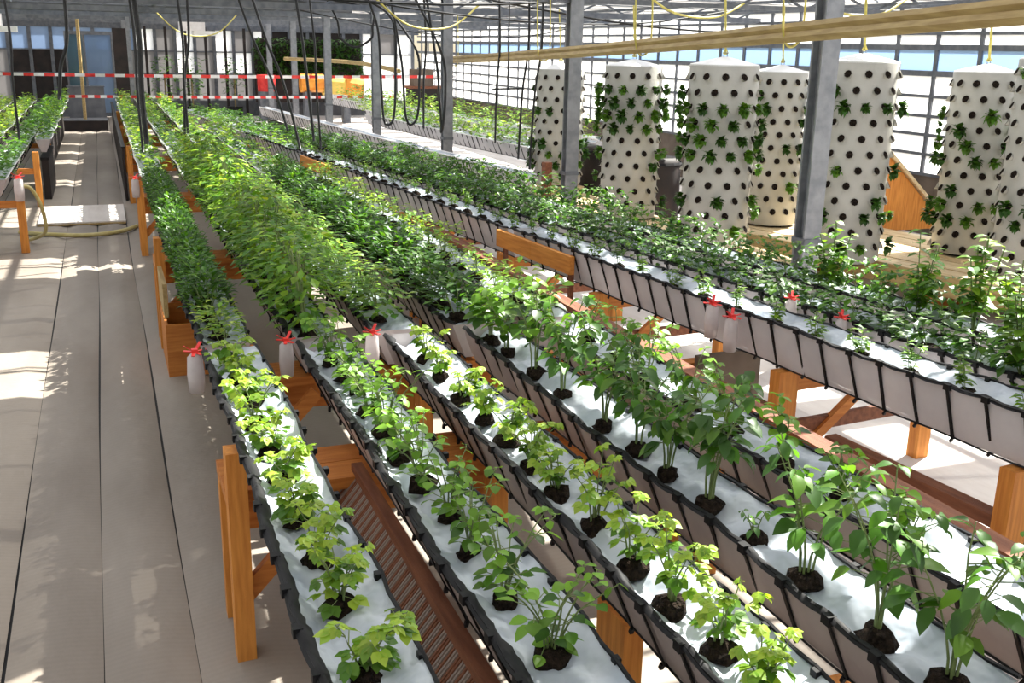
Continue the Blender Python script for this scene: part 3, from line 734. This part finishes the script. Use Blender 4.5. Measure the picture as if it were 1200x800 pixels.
plant_row('sparse_seedling', 'plant', 'sparse', [fp(.12, s, ZT-.03) for s in rng(-.6, 12, .33)], L_('thin seedling from the camera in the pale-sided front trough, right block'), 'seedlings in the pale-sided trough')
plant_row('dark_leafy_plant', 'plant', 'darkrow', [fp(.54, s, ZT-.03) for s in rng(-.75, 14.5, .29)], L_('dark leafy plant from the camera, second trough of the right block'), 'dark plants in the right block', sc=(1.05, 1.35))
plant_row('leafy_bush', 'plant', 'darkrow', [fp(1.0, s, ZT-.03) for s in rng(1.3, 10.5, .33)], L_('mid-green plant from the camera, third trough of the right block'), 'plants in the third right trough', sc=(1.05, 1.3), zs=(1.1, 1.6))
plant_row('tall_mint', 'plant', 'tall', [fp(1.0, s, ZT-.03) for s in (-.5, -.2, .1, .35, .6, .85, 1.1)]+[fp(.56, s, ZT-.03) for s in (-.9, -.5, 0.05, .45)]+[fp(1.0, s, ZT-.03) for s in (1.5, 2.2)], L_('tall mint-like plant at the right edge, counting away from the camera'), 'tall plants at the right edge', sc=(1.1, 1.4), zs=(.75, 1.0))
# far rows: leaves nobody could count
def farleaves(name, label, group, pts, w_, h, cols, dens=14, ls=(.07, .12)):
    m = MB()
    for (x, y, z) in pts:
        hh = h*U(.7, 1.25); cc = R.choice(cols)
        for i in range(dens):
            a = U(0, 6.28); m.leaf((x+U(-w_, w_), y+U(-.08, .08), z+U(0, hh)), (math.cos(a), math.sin(a), U(-.2, .8)), U(*ls), U(.05, .07), vary(cc, .3), .3, st=2)
    o = m.build(name, 'leaf', kind='stuff'); return tag(o, label, 'foliage', group)
for r, x in enumerate(LX[:4]):
    Lf = [17, 17, 15, 7.5][r]
    farleaves('far_foliage', 'pale green foliage of the far plants in the '+RN[r], None, [(x+.12, y, ZT-.08) for y in rng(12.4, 12.2+Lf, .16)], .12, .26, (MD, LT, LT, YL, DK))
for r, off in enumerate((.12, .54)):
    farleaves('far_foliage', 'foliage of the far plants in the '+['front', 'second'][r]+' trough of the right block', None, [fp(off, s, ZT-.06) for s in rng(12.2+r*2.4, 20.5, .16)], .11, .18, (MD, LT, DK) if r == 0 else (DK, MD))
farleaves('far_foliage', 'green foliage along the third trough of the right block, beside the columns', None, [fp(1.0, s, ZT-.06) for s in rng(10.6, 14.6, .16)], .11, .2, (DK, MD))
for k, off in enumerate((3.42, 3.87, 4.72, 5.17)):
    farleaves('far_foliage', 'light green foliage in the far troughs beyond the columns, row '+['one', 'two', 'three', 'four'][k], None, [fp(off, s, ZT) for s in rng(11.3+k*.3, 18.3+k*2.3 if k < 2 else 25, .16)], .11, .22 if k < 2 else .34, (LT, MD, LT, YL))
for k, x in enumerate((-1.33, -1.80, -2.3)):
    farleaves('far_foliage', 'foliage on the left benches, '+['row nearest the aisle', 'second row from the aisle', 'third row at the frame edge'][k], None, [(x+.13, y, .80) for y in rng(13.1, 29.2, .16)], .13, .22, (DK, MD, MD) if k == 0 else (LT, MD, YL))
farleaves('far_foliage', 'green plants in the short far trough beside the aisle', None, [(-.87, y, .9) for y in rng(17.3, 28.5, .16)], .1, .28, (MD, LT, DK))

# ------------------------------------------------------------------ planting towers
def pocket():
    m = MB(); k = 8; r = .037
    for j in range(k):
        t = 2*math.pi*j/k; m.v.append((r*math.cos(t), 0, r*math.sin(t)))
    for j in range(k):
        t = 2*math.pi*j/k; out = -.035*(.5-.5*math.sin(t)) - .004; m.v.append((r*1.02*math.cos(t), out, r*1.0*math.sin(t)+.004))
    m.v.append((0, .0, -.0))
    for j in range(k): m.f.append((j, (j+1) % k, k+(j+1) % k, k+j)); m.m.append(0)
    n = len(m.v)
    for j in range(k): t = 2*math.pi*j/k; m.v.append((r*.93*math.cos(t), -.035*(.5-.5*math.sin(t))-.0035, r*.93*math.sin(t)+.004))
    m.f.append(tuple(n+j for j in range(k))); m.m.append(1)
    return m.mesh('planting_pocket', ['tower', 'soil'])
PKT = pocket()
HERB = []
for k in range(4):
    m = MB()
    for i in range(46):
        a = U(0, 6.28); el = U(-1.2, 1.4); r_ = .018*U(.2, 1); d = Vector((math.cos(a)*math.cos(el), -abs(math.sin(a)*math.cos(el)), math.sin(el)))
        m.leaf((r_*d.x, -.02+r_*d.y, r_*d.z), d, U(.024, .040), U(.022, .032), vary(DK if k < 2 else MD, .35), .5, st=2)
    HERB.append(m.mesh('pocket_herb', 'leaf'))
tower_rows = {0: [(3, 1), (4, 0), (9, .15), (11, .35), (10, .2), (8, .08)], }
def tower(x, y, zb, zt, D, label, short, leafy, seed):
    rr = random.Random(seed); r = D/2; Hh = zt-zb
    t = thing('planting_tower', label, 'planter', (x, y, zb), 0, 'white planting towers')
    MB().lathe([(r*.96, 0), (r, .02), (r, Hh), (r*.985, Hh+.005)], 32).build('drum', 'tower', t, smooth=True)
    ld = MB().lathe([(r*1.005, Hh-.004), (r*.97, Hh+.012), (r*.2, Hh+.075), (r*.08, Hh+.085), (.001, Hh+.086)], 32).build('lid', 'lid', t)
    MB().tube([(-.02, 0, Hh+.08), (-.02, 0, Hh+.12), (.02, 0, Hh+.12), (.02, 0, Hh+.08)], .006, 5).build('lifting_eye', 'steel', ld)
    MB().lathe([(.001, -.03), (r*.7, -.03), (r*.7, 0.0), (.001, 0.0)], 20).build('foot_ring', 'black', t)
    nr = int(Hh/.152); n = 12; cam_az = math.atan2(-y, -x)
    for i in range(nr):
        z = Hh-.11-i*.152; hl = []
        for j in range(n):
            a = 2*math.pi*(j+.5*(i % 2))/n
            dd = (a-cam_az+math.pi) % (2*math.pi)-math.pi
            if abs(dd) > 1.95: continue
            o = link('planting_pocket', PKT, t)
            o.matrix_local = Matrix.Translation((r*math.cos(a), r*math.sin(a), z)) @ Matrix.Rotation(a+math.pi/2, 4, 'Z')
            if rr.random() < leafy.get(i, .06):
                h = bpy.data.objects.new('pocket_herb', rr.choice(HERB)); C.objects.link(h)
                s = rr.uniform(1.4, 2.1)
                h.matrix_world = Matrix.Translation((x+r*1.06*math.cos(a), y+r*1.06*math.sin(a), zb+z)) @ Matrix.Rotation(a+math.pi/2, 4, 'Z') @ Matrix.Scale(s, 4)
                hl.append((dd, h))
        for q, (_, h) in enumerate(sorted(hl, key=lambda e: e[0])):
            tag(h, 'herb '+ordn(q+1)+' from left in '+ordn(i+1)+' row of the '+short, 'plant', 'herbs in the '+short)
    # hanging strap up to the beam
    s = thing('hanging_strap', 'yellow strap hanging over the '+short, 'strap', (x, y, zb+Hh+.118))
    MB().bar((0, 0, 0), (-.05, .0, 2.92-(zb+Hh+.118)), .03, .006).build('webbing', 'ties', s)
    MB().tube([(-.03, 0, .0), (0, .0, .05), (.03, 0, .0), (0, 0, -.01), (-.03, 0, 0)], .007, 5).build('knot', 'ties', s)
T = [(7.0, 8.45, .37, 2.32, .70, 'white planting tower just right of the nearest steel column', 'tower right of the nearest column', {2: .9, 5: .15, 6: .3, 9: .9, 10: .3, 11: .5}),
     (6.09, 11.5, .38, 2.20, .70, 'white planting tower standing alone between two steel columns, leafy upper rows', 'tower standing alone in the middle', {1: .9, 2: .9, 3: .9, 4: .9, 6: .4, 8: .3}),
     (5.9, 9.2, .45, 2.26, .70, 'white planting tower with a thick leafy belt, overlapping its neighbour', 'tower with a thick leafy belt', {2: .8, 3: .7, 4: 1, 5: .9, 6: .5, 8: .8, 10: .4}),
     (7.6, 10.6, .37, 2.17, .62, 'slimmer white planting tower half hidden left of the nearest column', 'slim tower left of the nearest column', {1: .4, 2: .3, 5: .8, 6: .3, 9: .1}),
     (6.2, 13.95, .48, 2.10, .68, 'white planting tower half hidden behind the second steel column', 'tower behind the second column', {3: .6, 6: .8, 7: .8, 8: .6}),
     (8.45, 8.3, .40, 2.24, .64, 'white planting tower second from the right frame edge', 'tower second from the right edge', {2: .5, 3: .7, 4: .9, 5: .9, 7: .5, 8: .8, 9: .5}),
     (8.15, 7.15, .37, 2.38, .72, 'large white planting tower cut off by the right frame edge', 'tower at the right edge', {0: .5, 5: .2, 8: .5, 9: .4})]
for i, a in enumerate(T): tower(*a, seed=100+i)
# pallets/planks carrying the towers
t = thing('plank_platform', 'low pale timber platform under the planting towers', 'platform')
for k in range(3):
    xx = 5.75+k*.28
    MB().box(xx, xx+.24, 8.6, 14.6, .30, .345).build('plank', 'plank', t)
for k in range(4):
    MB().box(5.75, 6.6, 8.7+k*1.9, 8.8+k*1.9, 0, .30).build('bearer', 'woodx', t)
t2 = thing('plank_platform', 'pale timber platform along the glass wall under the right-hand towers', 'platform', (6.7, 11.2, 0), math.atan(.20))
for k in range(5):
    MB().box(k*.38, k*.38+.34, -5.6, 0, .30, .345).build('plank', 'plank', t2)
MB().box(-.02, .0, -5.6, 0, .16, .36).build('front_board', 'tan', t2)
for k in range(4): MB().box(0, 1.86, -5.5+k*1.8, -5.4+k*1.8, 0, .30).build('bearer', 'woodx', t2)
for (x, y, zb, zt, D, lb, sh, lf), in zip(T):
    if zb > .375:
        o = MB().box(x-.3, x+.3, y-.3, y+.3, .345, zb-.03); ob = thing('tower_block', 'wooden block under the '+sh, 'block'); o.build('block', 'plank', ob)
# triangular orange panel
t = thing('triangular_panel', 'orange plywood triangular panel leaning between the right-hand towers and wall', 'panel', (9.0, 10.0, .0))
m = MB(); P = [(-.35, 0, .30), (.86, 0, .30), (-.35, 0, 1.38)]
m.v += P+[(p[0], .05, p[2]) for p in P]; m.f += [(0, 1, 2), (5, 4, 3), (0, 3, 4, 1), (1, 4, 5, 2), (2, 5, 3, 0)]; m.m += [0]*5
m.build('plywood', 'wood', t)
MB().bar((.92, .02, .32), (-.37, .02, 1.42), .12, .04).build('edge_board', 'plank', t)
t = thing('brown_board', 'dark brown board standing behind the orange triangular panel', 'board', (9.6, 11.4, 0)); MB().box(-.6, .6, 0, .04, 0, .80).build('panel', 'brownwall', t); MB().box(-.62, .62, -.02, .06, .80, .83).build('cap', 'steeld', t)
for k, (x, y) in enumerate(((7.0, 12.6), (7.1, 14.2), (8.9, 12.2))):
    t = thing('black_barrel', ['black barrel between the second and third towers', 'black barrel left of the lone tower', 'black barrel behind the slim tower'][k], 'barrel', (x, y, 0))
    MB().lathe([(.001, 0), (.38, 0), (.42, .1), (.42, .9), (.38, .98), (.001, .98)], 20).build('body', 'darkroom', t, smooth=True); MB().lathe([(.425, .88), (.44, .9), (.425, .93)], 20).build('rim', 'black', t)

# ------------------------------------------------------------------ overhead poles, straps, hoses
t = thing('tan_pole_bundle', 'long tan pole bundle hanging across the upper right of the greenhouse', 'pole')
A, B = Vector((5.38, 16.8, 2.17)), Vector((3.45, 2.4, 2.62))
for k, (dx, dz, w_) in enumerate(((0, 0, .055), (.05, .01, .05), (.01, .055, .05), (.055, .06, .045))):
    d = Vector((dx-.03, 0, dz-.03)); N = 8
    MB().tube([A.lerp(B, i/N)+d*(1 if i else .8)+Vector((0, 0, -.03*math.sin(math.pi*i/N))) for i in range(N+1)], w_*.62, 6).build('pole', 'tan', t)
def curve(name, label, cat, pts, r, mat, k=5, sub=8, group=None):
    P = [Vector(p) for p in pts]; out = []
    for i in range(len(P)-1):
        p0 = P[max(i-1, 0)]; p1 = P[i]; p2 = P[i+1]; p3 = P[min(i+2, len(P)-1)]
        for j in range(sub):
            u = j/sub; out.append(.5*((2*p1)+(-p0+p2)*u+(2*p0-5*p1+4*p2-p3)*u*u+(-p0+3*p1-3*p2+p3)*u**3))
    out.append(P[-1]); o = MB().tube(out, r, k).build(name, mat, smooth=True); return tag(o, label, cat, group)
for k, (u, lb) in enumerate(((.05, 'far end'), (.42, 'middle'), (.63, 'between two towers'), (.80, 'above the nearest column'), (.95, 'near end'))):
    p = A.lerp(B, u); z = p.z
    curve('yellow_rope', 'yellow rope holding up the tan pole bundle, '+lb, 'rope', [(p.x-.09, p.y, 2.9), (p.x-.07, p.y, z), (p.x, p.y+.01, z-.10), (p.x+.07, p.y, z), (p.x+.06, p.y, 2.9)], .008, 'ties', 4, 5)
for k, (a, b, sag, lb) in enumerate((((3.0, 12, 2.9), (4.6, 13, 2.9), .35, 'left one near the second column'), ((4.9, 9.2, 2.95), (6.6, 10, 2.9), .22, 'over the lone tower'), ((6.0, 8, 2.9), (7.6, 8.6, 2.95), .2, 'over the leafy belted tower'), ((1.0, 20, 2.9), (2.6, 21, 2.95), .5, 'far back over the middle troughs'))):
    a = Vector(a); b = Vector(b); curve('sagging_rope', 'yellow rope sagging between roof trusses, '+lb, 'rope', [a, a.lerp(b, .3)-Vector((0, 0, sag*.8)), a.lerp(b, .7)-Vector((0, 0, sag*.8)), b], .012, 'ties', 5, 6)
curve('second_tan_pole', 'thin tan pole in the distance over the green plants', 'pole', [(4.4, 27, 2.0), (5.5, 24, 1.98), (6.0, 22, 1.85)], .05, 'tan', 6)
# black hoses that hang from the roof
import bisect
def up(px_az, dist): return (math.sin(px_az)*dist, math.cos(px_az)*dist)
def az(px): return .37742306+math.atan((px-600)/1249)
HS = [  # image column at top, at bottom, distance, bottom height
 (73, 55, 12.5, 1.75, 'left of the aisle over the left bench', .022), (151, 155, 11.5, 1.35, 'thick one right of the aisle', .03), (146, 150, 12.2, 1.2, 'double of the thick one right of the aisle', .016), (203, 206, 14, 1.25, 'over the aisle-side trough', .018), (215, 202, 14.4, 1.2, 'crossing its neighbour over the aisle-side trough', .018),
 (1, 2, 14, 1.2, 'at the left frame edge', .016),
 (272, 326, 15, 1.2, 'slanting over the middle troughs', .018), (287, 340, 13.5, 1.1, 'slanting beside its twin', .018), (340, 357, 14, 1.15, 'slanting towards the right block', .02), (356, 365, 13, 1.15, 'straight beside the slanting ones', .014),
 (577, 575, 13.5, 1.2, 'left of three right of the third column', .014), (612, 603, 12.5, 1.1, 'middle of three right of the third column', .014), (628, 617, 12.3, 1.0, 'right of three right of the third column', .014), (490, 489, 15, 1.25, 'straight beside the looping hoses', .016)]
for a, b, d, zb, lb, r in HS:
    x0, y0 = up(az(a), d); x1, y1 = up(az(b), d)
    curve('black_hose', 'black hose hanging from the roof, '+lb, 'hose', [(x0, y0, 3.05), (x0+(x1-x0)*.3+.03, y0, 2.4), (x0+(x1-x0)*.7, y0, 1.9 if zb < 1.7 else 2.1), (x1, y1, zb)], r, 'hose', 5, 5, 'hanging black hoses')
for k, (a, b, d, zt, zb) in enumerate(((436, 456, 15, 2.75, 1.30), (463, 484, 15.3, 2.35, 1.28), (505, 515, 14, 2.3, 1.28), (388, 430, 16, 2.9, 2.35))):
    x0, y0 = up(az(a), d); x1, y1 = up(az(b), d); mx, my = (x0+x1)/2, (y0+y1)/2
    curve('looped_hose', 'black hose hanging in a long loop, '+['left loop by the fourth column', 'middle loop', 'narrow loop left of the third column', 'shallow loop high up'][k], 'hose', [(x0-.15, y0, 3.05), (x0, y0, zt-.15), (x0+.03, y0, (zt+zb)/2), (x0+.06, y0, zb+.12), (mx, my, zb), (x1-.03, y1, zb+.12), (x1, y1, (zt+zb)/2), (x1-.05, y1, zt), (x0-.3, y0+.1, 3.04)], .018, 'hose', 5, 6)
for k, (x, y, z) in enumerate(((5.6, 12.5, 2.75), (2.9, 11, 2.86), (7.5, 12, 2.7), (6.3, 18, 2.62))):
    curve('overhead_cable', 'thin dark cable strung across under the roof, '+['over the towers', 'over the middle troughs', 'towards the glass wall', 'in the distance'][k], 'cable', [(x-3.4, y+.3, 2.99), (x-1, y, z-.02), (x+1, y, z-.03), (x+2.9, y+.2, 2.99)], .012, 'hose', 4, 5)
t = thing('handle_bar', 'short black cross handle hanging between two hoses', 'handle', (*up(az(592), 12.4), 1.92)); MB().bar((-.22, 0, 0), (.2, .15, 0), .02, .02).build('bar', 'hose', t); MB().tube([(0, .07, 0), (0, .07, .98)], .008, 4).build('cord', 'hose', t)
# barrier tape
def tape(label, y, x0, x1, z, sag):
    m = MB(); N = 60
    for i in range(N):
        xa = x0+(x1-x0)*i/N; xb = x0+(x1-x0)*(i+1)/N; f = lambda u: z-sag*4*u*(1-u)
        za, zb = f(i/N), f((i+1)/N); tw = .012*math.sin(i*.7); tb = .012*math.sin((i+1)*.7)
        m.quad((xa, y+tw, za-.035), (xb, y+tb, zb-.035), (xb, y-tb, zb+.035), (xa, y-tw, za+.035), i % 2)
    return tag(m.build('barrier_tape', ['red', 'white']), label, 'tape', None)
tape('upper red and white barrier tape stretched across the far troughs', 26.5, -4.2, 8.8, 1.62, .05)
tape('lower red and white barrier tape stretched across the far troughs', 27.5, -1.0, 7.5, 1.05, .02)
# bags with red ties at the trough joints
def bag(x, y, z, label, s=1.0):
    t = thing('drain_bag', label, 'bag', (x, y, z)); m = MB()
    m.lathe([(.001, -.17*s), (.03*s, -.17*s), (.035*s, -.1*s), (.03*s, -.02*s), (.008*s, 0)], 10); m.build('bag_body', 'bag', t, smooth=True)
    b = MB(); body = t.children[0] if t.children else t
    for k in range(7):
        a = k*.9; b.bar((0, 0, .0), (.045*s*math.cos(a), .045*s*math.sin(a), .025*s*math.sin(k*2)+.01), .014*s, .004)
    b.box(-.012*s, .012*s, -.012*s, .012*s, -.012*s, .012*s); b.build('red_tie', 'red', body)
bag(.32, 4.98, .95, 'white bag with red tie at the joint of the aisle-side trough', 1.2); bag(.77, 5.05, .95, 'white bag with red tie at the joint of the second trough', 1.1); bag(1.22, 5.07, .95, 'white bag with red tie at the joint of the third trough', 1.1)
q = fp(-.08, 2.02, .99); bag(*q, 'left of two white bags with red ties on the pale trough side', 1.2); q = fp(-.07, 1.85, .95); bag(*q, 'right of two white bags with red ties on the pale trough side', 1.2)
q = fp(.36, 1.85, 1.02); bag(*q, 'white bag with bright red tie behind the pale-sided trough', 1); q = fp(.37, 1.45, 1.0); bag(*q, 'faded red-tied bag right of its neighbour behind the pale trough', 1)
q = (.28, 12.35, .9); bag(*q, 'white bag with red tie at the far corner post by the aisle', 1.3); bag(-.95, 12.85, .88, 'pinkish bag tied at the front of the left bench', 1.6)
# hoses on the floor
curve('floor_hose', 'yellow-green hose lying across the aisle between the benches', 'hose', [(-1.1, 14.2, .03), (-.8, 13.95, .03), (-.3, 13.75, .03), (.1, 13.95, .03), (.3, 14.3, .03)], .028, 'ivory', 8)
curve('bench_hose', 'pale yellow hose bending down from the left bench to the floor', 'hose', [(-1.0, 13.2, .72), (-.86, 13.25, .70), (-.76, 13.3, .45), (-.76, 13.4, .15), (-.95, 13.6, .03)], .022, 'ivory', 8)
t = thing('sun_patch_slab', 'pale slab standing in for a sun patch across the aisle floor behind the hose', 'slab', (-.92, 14.75, 0)); MB().box(0, 1.1, 0, 1.55, 0, .035).build('slab', 'floor_lit', t); MB().box(0, 1.1, -.03, 0, 0, .02).build('edge_strip', 'tan', t)  # sun patch on the aisle floor put in as a raised pale slab

# ------------------------------------------------------------------ background equipment
t = thing('orange_tank', 'orange and yellow cylindrical tank lying far back under the hanging greenery', 'tank', (6.75, 32.6, 0))
MB().tube([(-1.0, 0, 1.2), (-.3, 0, 1.2)], .28, 14).build('orange_drum', 'orange', t); MB().tube([(-.3, 0, 1.15), (.35, 0, 1.1)], .31, 14).build('yellow_drum', 'yellow', t); MB().tube([(.35, 0, 1.1), (.9, 0, 1.0)], .36, 14).build('orange_cap', 'orange', t)
MB().box(-.9, -.7, -.2, .2, 0, .95).build('stand', 'steeld', t); MB().box(.3, .5, -.2, .2, 0, .85).build('stand', 'steeld', t)
t = thing('green_wall', 'dark green hanging planting against the far wall', 'planting', (6.6, 34.6, 0)); MB().box(-1.9, 1.6, .3, .4, .5, 2.5).build('backing', 'darkroom', t)
m = MB()
for i in range(1500):
    a = U(0, 6.28); m.leaf((U(-1.9, 1.6), U(.0, .25), U(1.3, 2.55)), (math.cos(a), -abs(math.sin(a)), U(-.8, .5)), U(.12, .22), .09, vary(DK, .4), .3, st=2)
m.build('foliage', 'leaf', t, kind='stuff')
for k, (x, y, z, lb) in enumerate(((-2.1, 26, 2.62, 'left, high over the left benches'), (2.6, 30.5, 2.65, 'right of the aisle at the far end'))):
    t = thing('roof_heater', 'pale grey box unit hanging from the roof, '+lb, 'heater', (x, y, z)); MB().box(-.45, .2, -.3, .3, 0, .35).build('housing', 'white', t); MB().box(-.1, .5, -.25, .25, -.12, 0).build('outlet', 'lid', t); MB().box(-.4, -.36, -.02, .02, .35, .48).box(.1, .14, -.02, .02, .35, .48).build('hanger', 'steeld', t)
for k, x in enumerate((1.9, 2.7, 4.0)):
    t = thing('dark_shrub', ['dark potted shrub by the far wall, left one', 'dark potted shrub by the far wall, middle one', 'dark potted shrub by the far wall, beside the red drum'][k], 'shrub', (x, 34.5, 0)); MB().lathe([(.001, 0), (.18, 0), (.24, .4), (.001, .38)], 12).build('pot', 'black', t); m = MB()
    MB().tube([(0, 0, .3), (0, 0, 1.4)], .03, 5).build('stem', 'woodystem', t)
    for i in range(160): a = U(0, 6.28); m.leaf((U(-.35, .35), U(-.35, .35), U(.7, 1.9)), (math.cos(a), math.sin(a), U(-.2, .6)), .16, .08, vary(DK, .4), .3, st=2)
    m.build('foliage', 'leaf', t)
t = thing('red_drum', 'red round drum far back beside the shrubs', 'drum', (4.9, 33.8, .9)); MB().lathe([(.001, 0), (.28, 0), (.28, .5), (.001, .5)], 16).build('body', 'red', t); MB().box(-.25, .25, -.25, .25, -.9, -.0).build('stand', 'steeld', t)
t = thing('brown_cabinet', 'dark brown box unit far back, right of the third column', 'cabinet', (9.2, 30.5, 0)); MB().box(-.6, .5, -.3, .3, .0, 1.15).build('body', 'darkroom', t); MB().box(-.65, .55, -.32, .32, 1.15, 1.22).build('top', 'redwood', t); MB().box(-.5, .1, -.25, .25, 1.22, 1.7).build('upper_box', 'brownwall', t)

t = thing('tan_prop', 'thin tan vertical prop standing on the step at the aisle end', 'prop', (-.44, 30.6, .29)); MB().tube([(0, 0, 0), (.02, 0, 2.75)], .045, 6).build('pole', 'tan', t)
